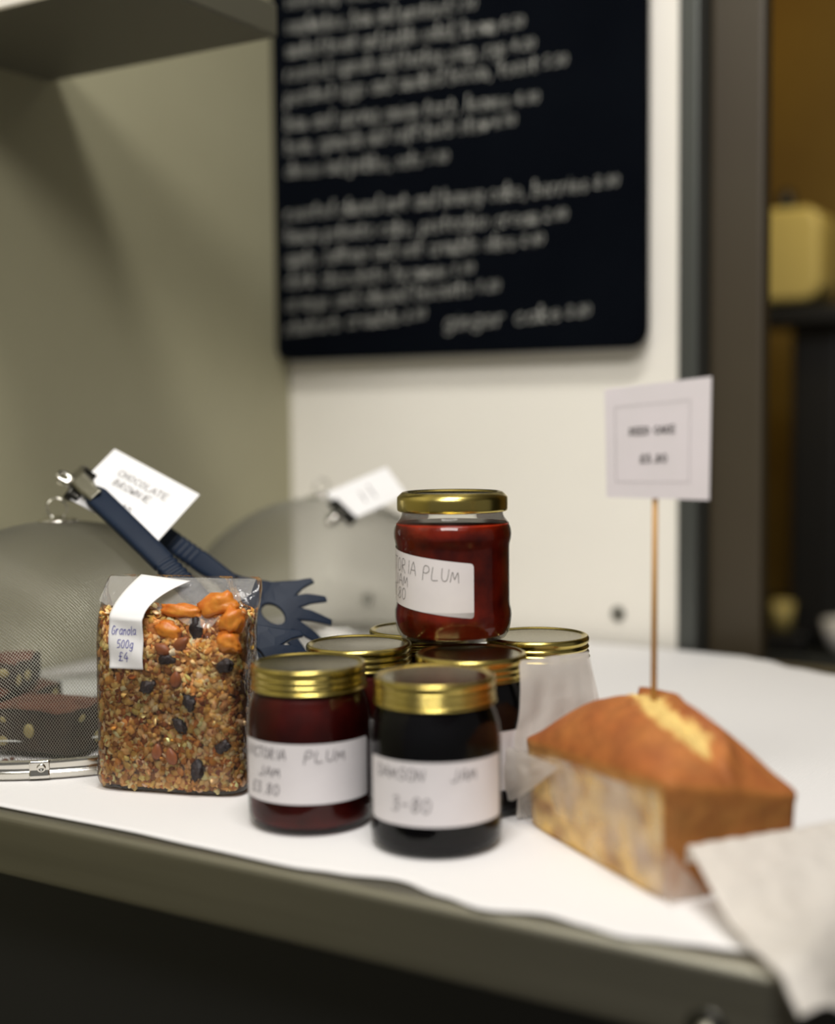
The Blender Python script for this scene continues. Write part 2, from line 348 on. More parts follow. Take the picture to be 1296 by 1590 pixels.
struct('floor', [((0, 1, -0.02), (6.2, 6.6, 0.04))], M['floor'])
struct('ceiling', [((0, 1, 2.72), (6.2, 6.6, 0.04))], M['ceiling'])
struct('wall_left', [((-1.09, 0.35, 1.35), (0.10, 2.14, 2.7))], M['grey_wall'])
struct('wall_back', [((-0.823, 1.47, 1.35), (0.634, 0.12, 2.7))], M['cream_wall'])
struct('trim_1', [((-0.4945, 1.465, 1.35), (0.023, 0.13, 2.7))], M['steel_dark'], 0.003)
struct('wall_partition', [((-0.452, 1.45, 1.35), (0.062, 0.03, 2.7))], M['panel'], 0.006)
struct('wall_kitchen', [((-0.4, 3.25, 1.35), (3.4, 0.1, 2.7))], M['amber_wall'])
struct('wall_kitchen_right', [((1.2, 2.4, 1.35), (0.1, 1.6, 2.7))], M['black'])
struct('wall_kitchen_left', [((-1.65, 2.4, 1.35), (0.1, 1.6, 2.7))], M['amber_wall'])

# wall shelf overhead
t = empty('wall_shelf', (-0.9, 0.903, 1.5086)); tag(t, 'dull metal shelf jutting from the grey wall above the counter, at the top left', 'shelf')
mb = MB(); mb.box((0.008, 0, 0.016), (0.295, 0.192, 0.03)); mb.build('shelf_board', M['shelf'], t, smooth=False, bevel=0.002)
mb = MB(); mb.box((0.008, -0.099, 0.018), (0.295, 0.006, 0.036)); mb.build('front_lip', M['cream_wall'], t, smooth=False, bevel=0.002)  # pale colour on the lip stands for light caught along the shelf edge

# two dark fixings in the cream wall
def wall_fixing(x, z, r, label):
    mb = MB(); mb.lathe([(0.0001, -0.003), (r * .6, -0.0028), (r, -0.0012), (r, 0)], 24)
    o = mb.build('wall_plug', M['plug']); o.rotation_euler = (-PI / 2, 0, 0); o.rotation_euler = (PI / 2, 0, 0)
    o.scale = (1, 1, -1); o.location = (x, 1.409, z); tag(o, label, 'wall plug')
wall_fixing(-0.579, 0.934, 0.0085, 'small dark round plug low in the cream wall, beside the cake sign stick')
wall_fixing(-0.922, 0.930, 0.0085, 'small dark round plug low in the cream wall, seen through the rear mesh dome')

# menu board
t = empty('menu_board', (-0.79, 1.385, 1.24)); tag(t, 'black menu board covered in lines of white chalk handwriting, hung on the cream wall', 'blackboard')
BX0, BX1 = -1.043, -0.537
prism(rrect(BX0 + 0.79, -0.004, BX1 + 0.79, 0.62, 0.022, 8), lambda x, y, h: (x, -0.004 + h, y), 0.016, 'board', M['board'], t, bevel=0.002)
chk = MB(); fnb = lambda x, y: (x + 0.79, -0.0046, y - 1.24)
BOARD_ROWS = [  # start x, z, end x, z on the board, text
 (-1.0159, 1.6796, -0.8297, 1.6667, 'seed loaf toast, jam'),
 (-1.0166, 1.6479, -0.7429, 1.6307, 'sandwiches, ham and mustard 3.50'),
 (-1.0172, 1.6185, -0.6808, 1.6004, 'smoked trout and pickle salad, brown 4.50'),
 (-1.0178, 1.5898, -0.6671, 1.5740, 'roasted squash and barley soup, rye 4.20'),
 (-1.0184, 1.5602, -0.6274, 1.5504, 'poached eggs and smoked bacon, toast 5.50'),
 (-1.0191, 1.5281, -0.6625, 1.5140, 'ham and spring onion tart, leaves 4.80'),
 (-1.0197, 1.4983, -0.6920, 1.4924, 'bean, spinach and soft herb stew 4.50'),
 (-1.0203, 1.4693, -0.7814, 1.4606, 'cheese and pickles, oats 3.80'),
 (-1.0214, 1.4150, -0.5657, 1.4109, 'roasted almond nut and honey cake, berries 2.80'),
 (-1.0220, 1.3866, -0.6278, 1.3797, 'lemon polenta cake, pistachio cream 2.60'),
 (-1.0226, 1.3581, -0.6567, 1.3547, 'apple, sultana and oat crumble slice 2.40'),
 (-1.0232, 1.3295, -0.7479, 1.3279, 'dark chocolate brownie 1.80'),
 (-1.0238, 1.3008, -0.7139, 1.3056, 'orange and almond biscuits 1.20'),
 (-1.0244, 1.2704, -0.8144, 1.2784, 'rhubarb crumble 2.80'),
 (-0.7895, 1.2658, -0.5996, 1.2717, 'ginger cake 2.20'),
]
for xa, za, xb, zb, txt in BOARD_ROWS:
    sl = (zb - za) / (xb - xa); cut = txt.rfind(' '); a, b = txt[:cut], txt[cut + 1:]
    if not b[0].isdigit(): write(chk, txt, 0.0165, xa, za, 0.0019, fnb, slope=sl, fit=xb - xa); continue
    wb = 0.036; write(chk, a, 0.0165, xa, za, 0.0019, fnb, slope=sl, fit=(xb - xa) - wb)
    write(chk, b, 0.0115, xb - wb + 0.006, zb + 0.003 - sl * wb, 0.0014, fnb, slope=sl, fit=wb - 0.006)
chk.build('chalk_writing', M['chalk'], t, smooth=False)

# ------------------------------------------------------------------ counter and cloth
t = empty('counter', (-0.6, 1.0, 0)); tag(t, 'brushed steel topped serving counter with a dark body, under the white cloth', 'counter')
mb = MB(); mb.box((0.0 + 0, -0.0075, 0.8775), (0.868, 0.795, 0.043)); top = mb.build('countertop', M['steel'], t, smooth=False, bevel=0.006, seg=5)
mb = MB(); mb.box((-0.015, 0.01, 0.43), (0.80, 0.70, 0.85)); mb.build('cabinet_body', M['black'], t, smooth=False, bevel=0.003)
mb = MB(); mb.lathe([(0.0001, 0.006), (0.003, 0.0055), (0.005, 0.003), (0.0053, 0)], 24)
o = mb.build('bolt', M['steel'], t); o.rotation_euler = (PI / 2, 0, 0); o.location = (0.401, -0.4052, 0.8640)
mb = MB(); mb.lathe([(0.0001, 0.001), (0.0105, 0.001), (0.0112, 0)], 24)
o = mb.build('washer', M['clip_dark'], t); o.rotation_euler = (PI / 2, 0, 0); o.location = (0.401, -0.4050, 0.8640)

fe = [(-1.035, .604), (-.70, .603), (-.577, .605), (-.524, .603), (-.449, .601), (-.42, .605), (-.383, .6125), (-.35, .603), (-.322, .5965), (-.288, .606), (-.266, .602), (-.245, .598), (-.222, .603), (-.202, .607), (-.178, .611), (-.1685, .614)]
be = [(-1.035, 1.392), (-.60, 1.392), (-.50, 1.39), (-.43, 1.385), (-.40, 1.372), (-.36, 1.345), (-.314, 1.326), (-.25, 1.33), (-.1685, 1.335)]
def interp(tb, x):
    for (x0, y0), (x1, y1) in zip(tb, tb[1:]):
        if x <= x1:
            k = max(0, (x - x0) / (x1 - x0)); k = k * k * (3 - 2 * k); return y0 + (y1 - y0) * k
    return tb[-1][1]
def clothfn(u, v):
    x = -1.036 + u * 0.8675; y0 = interp(fe, x); y1 = interp(be, x); y = y0 + (y1 - y0) * v
    n = noise.noise(Vector((x * 9, y * 9, 0)))
    back = max(0, (v - .8) / .2) * max(0, min(1, (x + .75) / .3))
    return (x, y, 0.9003 + 0.0004 * max(0, n) + 0.0015 * back * max(0, noise.noise(Vector((x * 11, y * 8, 4)))))
mb = MB(); mb.grid(clothfn, 200, 120); o = mb.build('tablecloth', M['cloth'], solid=0); o.modifiers.new('s', 'SOLIDIFY').thickness = 0.0008
o.modifiers['s'].offset = 1
tag(o, 'white textured cloth with a wavy edge spread over the steel counter', 'tablecloth')

# ------------------------------------------------------------------ jars
def lid_profile(h=0.0155, R=0.0367):
    P = [(0.0001, h - .0012), (R * .86, h - .0012), (R * .90, h - .0010), (R * .925, h - .0002), (R * .955, h), (R * .985, h - .0006), (R, h - .0018)]
    P += [(R, h - .0045), (R * .985, h - .0052), (R * .972, h - .0058), (R * .985, h - .0066), (R * 1.0, h - .0078), (R * .995, h - .0088), (R * .972, h - .0096), (R * .985, h - .0104), (R * 1.004, h - .0116), (R * .998, h - .0128), (R * .975, h - .0136), (R * .99, h - .0142), (R * 1.018, h - .0147), (R * 1.02, h - .0153), (R * .99, h - .0155), (R * .965, h - .0152)]
    return P
def knurl(lo, hi):
    return lambda j, i, r: r - (0.00028 if (lo <= j <= hi and i % 2) else 0)
JARP = [(0.0001, .0022), (.026, .0022), (.0335, .0003), (.0368, .0008), (.0390, .003), (.0398, .0075), (.0400, .014), (.0400, .022), (.0400, .058), (.0398, .066), (.0388, .074), (.0366, .081), (.0345, .0855), (.0335, .089), (.0335, .098)]
TOPP = [(0.0001, .0022), (.026, .0022), (.0335, .0003), (.0370, .001), (.0395, .005), (.0408, .011), (.0413, .0165), (.0410, .020), (.0401, .0235), (.0400, .028), (.0400, .063), (.0402, .0665), (.0412, .070), (.0415, .0735), (.0410, .0775), (.0392, .0815), (.0368, .0845), (.0357, .087), (.0356, .0895), (.0362, .0903), (.0362, .0913), (.0350, .0925), (.0348, .098)]

def label_patch(parent, Rf, a0, a1, z0, z1, tilt, lines, ink, wd, corner=.0025):
    """curved sticker, angle measured about the jar axis, tilt = dz per radian"""
    R = Rf + .00035; W = (a1 - a0) * R; H = z1 - z0; nu, nv = 64, 16
    def pt(x, y, lift=0.0):
        a = a0 + x / R; z = z0 + y + tilt * (a - a0)
        return ((R + lift) * math.cos(a), (R + lift) * math.sin(a), z)
    # strips clipped to rounded corners
    mb = MB()
    xs = sorted(set([W * i / nu for i in range(nu + 1)] + [corner * (1 - math.cos(k * PI / 12)) for k in range(7)] + [W - corner * (1 - math.cos(k * PI / 12)) for k in range(7)]))
    def ins(x):
        d = min(x, W - x)
        return 0 if d >= corner else corner - math.sqrt(max(0, corner ** 2 - (corner - d) ** 2))
    vs = []
    for x in xs:
        c = ins(x); vs += [pt(x, c + (H - 2 * c) * j / nv) for j in range(nv + 1)]
    fs = [(i * (nv + 1) + j, (i + 1) * (nv + 1) + j, (i + 1) * (nv + 1) + j + 1, i * (nv + 1) + j + 1) for i in range(len(xs) - 1) for j in range(nv)]
    mb.add(vs, fs); lb = mb.build('label', M['paper'], parent, smooth=True)
    if lines:
        wr = MB()
        for txt, size, x, y, fit in lines: write(wr, txt, size, x, y, wd, lambda a, b: pt(a, b, .00018), fit=fit)
        wr.build('writing', ink, lb, smooth=False)
    return lb

def cyc(a): return math.radians(a)
def jar(loc, kind, label, lines=None, span=(-205, -50), lz=(.0185, .0565), tilt=0, ink=None, group=None, top=False, rz=0, wd=.0007):
    t = empty('jam_jar', loc, rz); tag(t, label, 'jar', group)
    P = TOPP if top else JARP
    g = MB(); g.lathe(P, 128); g.build('glass', M['glass'], t)
    jl = .0812 if top else .084
    ins_ = .0009 if top else .0018
    jp = [(max(r - ins_, .0001), z + (.0022 if z < .01 else 0)) for r, z in P if z < jl]; jp += [(jp[-1][0] - .0005, jl), (.0001, jl)]
    j = MB(); j.lathe(jp, 96); j.build('jam', M[kind], t)
    if top:
        R = .0388; h = .0155
        prof = [(0.0001, h - .0016), (R * .80, h - .0016), (R * .83, h - .0006), (R * .87, h), (R * .91, h - .0004), (R * .96, h - .0022), (R, h - .0038), (R * 1.003, h - .006), (R * 1.003, h - .0115), (R * .995, h - .0132), (R * .97, h - .0138), (R * .955, h - .0135)]
        kb = (99, 99)
    else: prof = lid_profile(); kb = (7, 8)
    l = MB(); l.lathe(prof[:2], 180, None, 1); l.lathe(prof[1:], 360, knurl(*kb))
    o = l.build('lid', [M['gold'], M['lid_top']], t); o.location = (0, 0, (.0875 if top else .0862))
    label_patch(t, .0400, cyc(span[0]), cyc(span[1]), *lz, tilt, lines, ink or M['ink_faint'], wd)
    return t
# the direction of the camera seen from a jar is about -60 deg about the jar's axis
V1 = [('VICTORIA', .0062, .0045, .0275, .034), ('PLUM', .0066, .049, .0265, .028), ('JAM', .0058, .017, .0165, .018), ('£3.80', .0066, .009, .005, .025)]
D1 = [('DAMSON', .0066, .008, .0275, .034), ('JAM', .0066, .057, .0268, .017), ('3-80', .0082, .020, .0085, .026)]
jar((-.3985, .6816, Z0), 'jam_black', 'jar of almost black damson jam with gold lid, foremost jar on the right', D1, span=(-128, 10), lz=(.0195, .0575), wd=.0008)
jar((-.4911, .6803, Z0), 'jam_dark', 'jar of dark red plum jam with gold lid, in front beside the granola bag', V1, span=(-130, 8), lz=(.020, .0575), wd=.0008)
jar((-.4160, .7592, Z0), 'jam_black', 'jar of almost black jam behind the foremost jar, beside the rear paper flap', None, span=(-60, 60), lz=(.0185, .0565))
jar((-.5029, .7562, Z0), 'jam_dark', 'dark red jam jar of the middle row, directly behind the jar beside the granola', None, span=(-60, 60))
jar((-.4090, .8451, Z0), 'jam_black', 'back right jam jar of the pile, its ridged gold lid above the paper flap', None, span=(20, 150))
jar((-.4992, .8309, Z0), 'jam_dark', 'jam jar at the back left, mostly hidden behind the topmost jar', None, span=(20, 150))
V2 = [('VICTORIA', .0092, .0130, .0240, .0455), ('PLUM', .0085, .0625, .0235, .028), ('JAM', .0078, .031, .0145, .020), ('£3.80', .0080, .019, .0050, .029)]
jar((-.4560, .8065, Z0 + .1020), 'jam_red', 'jar of bright red plum jam standing on top of the other jars', V2, span=(-181, -40), lz=(.0115 + .0185, .049 + .0185), tilt=-.0048, ink=M['ink'], top=True, wd=.00042)

# ------------------------------------------------------------------ mesh food domes
DR, DH = .165, .164
def dome_tables():
    n = 400; L = [0]; P = [(0, DH)]
    for i in range(1, n + 1):
        a = PI / 2 * i / n; p = (DR * math.sin(a) ** 0.96, DH * math.cos(a) ** 1.0)
        L.append(L[-1] + math.hypot(p[0] - P[-1][0], p[1] - P[-1][1])); P.append(p)
    return L, P
DL, DP = dome_tables()
def dome_pt(rho):
    if rho <= 0: return DP[0]
    k = rho / DL[-1] * 400
    lo = 0; hi = 400
    while hi - lo > 1:
        m = (lo + hi) // 2
        if DL[m] <= rho: lo = m
        else: hi = m
    f = (rho - DL[lo]) / (DL[hi] - DL[lo]); return (DP[lo][0] + (DP[hi][0] - DP[lo][0]) * f, DP[lo][1] + (DP[hi][1] - DP[lo][1]) * f)
def make_dome(loc, rz, label):
    t = empty('food_cover', loc, rz); tag(t, label, 'food cover', 'wire mesh food covers')
    mb = MB(); L = DL[-1]; pitch = .0021; wr = .00016; K = int(L / pitch)
    for fam in (0, 1):
        for k in range(-K, K + 1):
            a = k * pitch; h = math.sqrt(max(0, L * L - a * a))
            if h < .003: continue
            n = max(4, int(h / .0035)); vs = []
            for i in range(n + 1):
                b = -h + 2 * h * i / n; u, v = (a, b) if fam else (b, a)
                rho = math.hypot(u, v); r, z = dome_pt(min(rho, L)); an = math.atan2(v, u)
                nr = Vector((math.cos(an) * r / DR ** 2, math.sin(an) * r / DR ** 2, z / DH ** 2)).normalized()
                c = Vector((r * math.cos(an), r * math.sin(an), z))
                # side vector along the surface, across the wire
                an2 = .001; u2, v2 = (a + an2, b) if fam else (b, a + an2)
                rh = math.hypot(u2, v2); r2, z2 = dome_pt(min(rh, L)); q = math.atan2(v2, u2); c2 = Vector((r2 * math.cos(q), r2 * math.sin(q), z2)); sd = (c2 - c)
                if sd.length < 1e-8: sd = nr.orthogonal()
                sd.normalize()
                vs += [c + nr * wr, c - nr * wr * .6 + sd * wr, c - nr * wr * .6 - sd * wr]
            fs = [(i * 3 + j, i * 3 + (j + 1) % 3, (i + 1) * 3 + (j + 1) % 3, (i + 1) * 3 + j) for i in range(n) for j in range(3)]
            mb.add(vs, fs)
    mb.c = None
    o = mb.build('mesh_dome', M['wire'], t); o.location = (0, 0, .010)
    r = MB(); r.lathe([(DR - .003, 0), (DR + .0035, 0), (DR + .0048, .0015), (DR + .0048, .0045), (DR + .0034, .0058), (DR + .0030, .0085), (DR + .0036, .0098), (DR + .0030, .0125), (DR + .0008, .0135), (DR - .0012, .0125), (DR - .002, .002), (DR - .003, 0)], 160)
    ro = r.build('rim', M['chrome'], t, auto=40)
    a = cyc(-49.5); R = DR + .0036
    s = MB(); s.lathe([(.0001, .0012), (.0012, .0012), (.0018, .0019), (.0030, .0019), (.0034, 0)], 20)
    q = s.build('rivet', M['chrome'], ro); q.matrix_local = Matrix.Translation((R * math.cos(a), R * math.sin(a), .0082)) @ Matrix.Rotation(a, 4, 'Z') @ Matrix.Rotation(PI / 2, 4, 'Y')
    s = MB(); a2 = a + .034
    def ov(u, v):
        an = a - .05 + u * .084; z = v * .0128 + .0006; rr = DR + (.0052 if z < .005 else .0041); return (rr * math.cos(an), rr * math.sin(an), z)
    s.grid(ov, 10, 8); s.build('overlap_strap', M['chrome'], ro, solid=.0004)
    d = MB(); d.lathe([(.0001, .0035), (.004, .0035), (.006, .002), (.013, .0015), (.0165, .0005), (.0168, -.0012), (.010, -.0006), (.0001, -.0006)], 48)
    do = d.build('top_disc', M['chrome'], t); do.location = (0, 0, DH + .0108)
    rg = MB(); rg.tube([(.0085 * math.cos(x), 0, .0085 * math.sin(x)) for x in [i * 2 * PI / 28 for i in range(28)]], .0009, 8, closed=True)
    ri = rg.build('lifting_ring', M['chrome'], t); ri.location = (-.002, 0, DH + .021); ri.rotation_euler = (0.15, 0, cyc(28))
    return t
D1c = Vector((-.825, .790, Z0)); D2c = Vector((-.818, 1.165, Z0))
dome = make_dome(D1c, 0.0, 'front wire mesh food dome with metal rim, covering the brownies')
def copy_tree(o, parent=None):
    c = o.copy(); COL.objects.link(c); c.parent = parent
    for ch in list(o.children): 
        mi = ch.matrix_parent_inverse.copy(); cc = copy_tree(ch, c); cc.matrix_parent_inverse = mi
    return c
d2 = copy_tree(dome); d2.location = D2c; d2.rotation_euler = (0, 0, .5); d2['label'] = 'rear wire mesh food dome standing against the cream wall behind the jars'

# plate with brownies under the front dome
pl = MB(); pl.lathe([(.0001, .004), (.085, .004), (.095, .006), (.128, .0125), (.130, .0118), (.097, .003), (.085, 0), (.0001, 0)], 96)
o = pl.build('serving_plate', M['plate']); o.location = (-.842, .812, Z0); tag(o, 'white plate under the front mesh dome holding brownies', 'plate')
def brownie(loc, rz, d, seed, label, tilt=0.0):
    t = empty('brownie', loc, rz); tag(t, label, 'brownie', 'brownies under the mesh dome'); t.rotation_euler = (tilt, 0, rz)
    rnd = random.Random(seed); mb = MB(); nx, ny, nz = 14, 12, 6; X, Y, Z = d
    def ns(p, s=1): return Vector((noise.noise(p * 60 + Vector((seed, 0, 0))), noise.noise(p * 60 + Vector((0, seed, 5))), noise.noise(p * 60 + Vector((3, 1, seed))))) * .0036 * s
    bm = bmesh.new(); bmesh.ops.create_cube(bm, size=1); bmesh.ops.subdivide_edges(bm, edges=bm.edges[:], cuts=9, use_grid_fill=True)
    vs = []
    for v in bm.verts:
        p = Vector((v.co.x * X, v.co.y * Y, (v.co.z + .5) * Z)); k = 1 - .06 * (v.co.z + .5) * 0
        if v.co.z > .45: p.z -= .004 * (max(abs(v.co.x), abs(v.co.y)) * 2) ** 6
        q = p + ns(p); q.z = max(q.z, 0) if v.co.z > -.49 else 0; vs.append(q)
    bm.verts.index_update()
    fs = [tuple(v.index for v in f.verts) for f in bm.faces]; cen = [f.calc_center_median().z for f in bm.faces]
    mb.add(vs, fs); mb.m = [1 if c > .495 else 0 for c in cen]; bm.free()
    mb.build('brownie_slab', [M['brownie'], M['brownie_top']], t)
    for i in range(5):
        nb = MB(); c = Vector((rnd.uniform(-.4, .4) * X, -Y / 2 + .0005, rnd.uniform(.2, .75) * Z)) if i < 3 else Vector((X / 2 - .0005, rnd.uniform(-.4, .4) * Y, rnd.uniform(.2, .75) * Z))
        r = rnd.uniform(.0035, .0055); nb.lathe([(r * math.sin(a) + 1e-5, r * 1.1 * math.cos(a)) for a in [PI * k / 8 for k in range(9)]], 10)
        q = nb.build('nut', M['nut'], t); q.location = c; q.scale = (1, .5, rnd.uniform(.6, 1.2)) if i < 3 else (.5, 1, rnd.uniform(.6, 1.2))
    return t
brownie((-.775, .725, Z0 + .0045), cyc(12), (.075, .05, .036), 1, 'dark brownie nearest the rim of the dome, with pale nuts in its cut side')
brownie((-.851, .705, Z0 + .0095), cyc(30), (.07, .05, .034), 2, 'brownie at the left edge of the photo, on the plate in the bottom layer')
brownie((-.742, .788, Z0 + .0070), cyc(55), (.06, .045, .028), 3, 'brownie of the bottom layer just behind the granola bag')
brownie((-.872, .772, Z0 + .0060), cyc(20), (.07, .06, .030), 4, 'brownie of the bottom layer behind the front ones at the left')
brownie((-.865, .742, Z0 + .0400), cyc(25), (.075, .05, .026), 5, 'brownie lying on top of the others at the left')
cr = MB()
for i in range(16):
    r = random.uniform(.0006, .0028); p = (random.uniform(-.80, -.68) , random.uniform(.655, .70), Z0 + r * .6)
    if math.hypot(p[0] - D1c.x, p[1] - D1c.y) > .158: continue
    if math.hypot(p[0] + .842, p[1] - .812) < .132: continue
    cr.lathe([(r * math.sin(a) + 1e-5, r * .6 * math.cos(a)) for a in [PI * k / 5 for k in range(6)]], 7, c=p)
cr.lathe([(.0032 * math.sin(a) + 1e-5, .003 * math.cos(a)) for a in [PI * k / 6 for k in range(7)]], 9, c=(-.732, .6800, Z0 + .003))
o = cr.build('brownie_crumbs', M['brownie_top']); tag(o, 'brown crumbs scattered on the cloth inside the front dome', 'crumbs', kind='stuff')

# ------------------------------------------------------------------ price cards and clips on the domes
def card(name, corners, th, mat, label, cat, printing, pmat, psize, wd):
    """corners: top-left, top-right, bottom-left in world space"""
    TL, TR, BL = [Vector(c) for c in corners]; ux = (TR - TL); W = ux.length; ux.normalize(); uy = (TL - BL); H = uy.length; uy = (uy - ux * uy.dot(ux)).normalized(); nz = ux.cross(uy)
    t = bpy.data.objects.new(name, None); COL.objects.link(t); Mx = Matrix((ux, uy, nz)).transposed().to_4x4(); Mx.translation = TL - uy * H; t.matrix_world = Mx; t.empty_display_size = .02
    tag(t, label, cat)
    prism([(0, 0), (W, 0), (W, H), (0, H)], lambda x, y, h: (x, y, h - th), th, 'card_sheet', mat, t)
    fr = MB()
    for txt, cx, cy, s in printing: serif(fr, txt, s, cx * W, cy * H, wd, lambda a, b: (a, b, .0003))
    return t, fr, W, H, Mx
t, fr, W, H, Mc1 = card('price_card', [(-.7900, .8217, 1.1360), (-.7185, .8452, 1.0977), (-.7926, .7681, 1.0981)], .0006, M['card'], 'white card reading CHOCOLATE BROWNIE clipped on top of the front dome', 'price card',
    [('CHOCOLATE', .50, .66, .0062), ('BROWNIE', .46, .50, .0062), ('£1.80', .46, .22, .0058)], M['print'], .006, .0007)
fr.build('printing', M['print'], t, smooth=False)
t2, fr2, W2, H2, Mc2 = card('price_card', [(-0.7746, 1.1091, 1.0847), (-0.7379, 1.1662, 1.1095), (-0.7466, 1.1035, 1.0562)], .0006, M['card'], 'white card with two faint marks, tilted on top of the rear dome', 'price card', [], M['print'], .006, .0008)
for x in (.42, .58):
    ribbon(fr2, [(W2 * x, H2 * .30), (W2 * x, H2 * (.72 if x > .5 else .62))], .0016, lambda a, b: (a, b, .0003))
fr2.build('printing', M['ink_faint'], t2, smooth=False)

def clip(Mx, pos, rot, label, s=1.0):
    """bulldog clip: rolled spring bar, two jaws and a punched handle; local x along the bar"""
    t = bpy.data.objects.new('bulldog_clip', None); COL.objects.link(t); t.empty_display_size = .01
    t.matrix_world = Mx @ Matrix.Translation(pos) @ Matrix.Rotation(rot, 4, 'Z') @ Matrix.Scale(s, 4); tag(t, label, 'clip', 'clips on the food domes')
    b = MB(); b.tube([(-.0165, 0, 0), (.0165, 0, 0)], .0033, 16); b.build('spring_bar', M['clip_dark'], t)
    for sg in (1, -1):
        j = MB(); j.grid(lambda u, v: (-.016 + .032 * u, .001 - .0095 * v, sg * (.0032 * (1 - v) ** 1.2 + .0007 + .0004 * v)), 4, 8); j.build('jaw', M['clip_dark'], t, solid=.0006)
        out = rrect(-.005, .002, .005, .0185, .0045, 6)
        hole = [(.0019 * math.cos(a), .0135 + .0019 * math.sin(a)) for a in [i * 2 * PI / 28 for i in range(28)]]
        hb = MB(); n = 28; o2 = out[:28]
        # ring between outline and hole
        o2 = sorted(o2, key=lambda p: math.atan2(p[1] - .0135, p[0])); h2 = sorted(hole, key=lambda p: math.atan2(p[1] - .0135, p[0]))
        zf = lambda y: sg * (.0018 + max(0, y - .002) * .16)
        hb.add([(x, y, zf(y)) for x, y in o2] + [(x, y, zf(y)) for x, y in h2], [(i, (i + 1) % n, n + (i + 1) % n, n + i) for i in range(n)])
        hb.build('handle', M['chrome'], t, solid=.0007)
    return t
clip(Mc1, (-.001, .016, -.0003), PI / 2 + .10, 'dark bulldog clip with silvery handles gripping the brownie card')
clip(Mc2, (.000, .012, -.0003), PI / 2 + .2, 'blurred dark clip gripping the card on the rear dome')

# ------------------------------------------------------------------ spaghetti tongs
tg = empty('serving_tongs', (-.80, .79, 1.11)); tag(tg, 'navy silicone spaghetti tongs with steel hinge resting across the front dome', 'tongs')
OFF = Vector((-.80, .79, 1.11))
def arm(P0, P1, wid, nrm, name, head=True):
    """flat tapering arm P0 -> P1 with ribs and a toothed head"""
    P0 = Vector(P0) - OFF; P1 = Vector(P1) - OFF; ax = (P1 - P0); L = ax.length; ax.normalize()
    nr = Vector(nrm); nr = (nr - ax * nr.dot(ax)).normalized(); sd = nr.cross(ax)
    Mx = Matrix((ax, sd, nr)).transposed().to_4x4(); Mx.translation = P0
    hl = .165     # handle length
    def hw(x):
        k = x / hl
        if k < .05: return wid * (.72 + .28 * math.sin(k / .05 * PI / 2))
        return wid * (1 - .12 * k) if k < .8 else wid * (.904 - .9 * (k - .8) * .9)
    mb = MB()
    def hp(u, v):
        x = u * hl; a = 2 * PI * v; w_ = hw(x); th = .0048
        rib = 0
        if .098 < x < .128: rib = -.0007 * (math.sin((x - .098) / .006 * 2 * PI) > .2)
        ca, sa = math.cos(a), math.sin(a)
        e = .55
        return (x, (w_ + rib) * math.copysign(abs(ca) ** e, ca), (th + rib) * math.copysign(abs(sa) ** e, sa) + .0015 * math.sin(u * PI))
    mb.grid(hp, 220, 32)
    mb.add([hp(0, v / 32) for v in range(32)], [tuple(range(32))[::-1]])
    o = mb.build('handle', M['navy'], tg); o.matrix_local = Mx
    if head:
        pts = [(.150, wid * .62), (.172, wid * .70), (.186, .020), (.205, .0235)]
        out = [(.150, wid * .6), (.168, .0110), (.182, .0170), (.190, .0205)]
        C_ = Vector((.2035, 0)); NTH = 8
        for k in range(NTH):
            an = math.radians(82 - 164 * k / (NTH - 1)); rt = .0420 + .004 * math.cos(an); rr_ = .0250
            da = math.radians(164 / (NTH - 1) / 2)
            dv = Vector((math.cos(an), math.sin(an))); tv = Vector((-dv.y, dv.x)); tip = C_ + dv * rt + Vector((.004, 0)); mid = C_ + dv * (rr_ + .008)
            out += [tuple(mid + tv * .0042), tuple(tip + tv * .0022), tuple(tip - tv * .0022), tuple(mid - tv * .0042)]
            if k < NTH - 1: out.append(tuple(C_ + Vector((math.cos(an - da), math.sin(an - da))) * rr_))
        out += [(.190, -.0205), (.182, -.0170), (.168, -.0110), (.150, -wid * .6)]
        bm = bmesh.new()
        curl = lambda x, y: -.0025 - 2.6 * max(0, x - .19) ** 1.7 * (1) * 1.0
        ov = [bm.verts.new((x, y, 0)) for x, y in out]; hole = [(.2085 + .0105 * math.cos(a), .0068 * math.sin(a)) for a in [i * 2 * PI / 20 for i in range(20)]]
        hv = [bm.verts.new((x, y, 0)) for x, y in hole]
        es = [bm.edges.new((ov[i], ov[(i + 1) % len(ov)])) for i in range(len(ov))] + [bm.edges.new((hv[i], hv[(i + 1) % 20])) for i in range(20)]
        bmesh.ops.triangle_fill(bm, edges=es, use_beauty=True)
        bad = [f for f in bm.faces if (lambda c: ((c.x - .2085) / .0105) ** 2 + (c.y / .0068) ** 2 < .9)(f.calc_center_median())]
        bmesh.ops.delete(bm, geom=bad, context='FACES')
        bmesh.ops.subdivide_edges(bm, edges=bm.edges[:], cuts=2)
        me = bpy.data.meshes.new('tongs_head')
        for v in bm.verts: v.co.z = curl(v.co.x, v.co.y)
        bm.to_mesh(me); bm.free(); me.materials.append(M['navy'])
        h = bpy.data.objects.new('toothed_head', me); COL.objects.link(h); h.parent = tg; h.matrix_local = Mx
        s_ = h.modifiers.new('s', 'SOLIDIFY'); s_.thickness = .0045; s_.offset = 0
        b_ = h.modifiers.new('b', 'BEVEL'); b_.width = .0011; b_.segments = 2; b_.limit_method = 'ANGLE'
    return Mx
camdir = Vector((.80, -.79, .25)).normalized()
H0 = Vector((-.796, .789, 1.1075))
arm((-0.7748, 0.7790, 1.1016), (-0.6830, 0.7715, 1.0406), .0098, (.55, -.55, .62), 'front', head=True)
arm((-.8201, .8300, 1.0998), (-.5860, .8270, .9855), .0098, (.35, -.75, .60), 'rear', head=True)
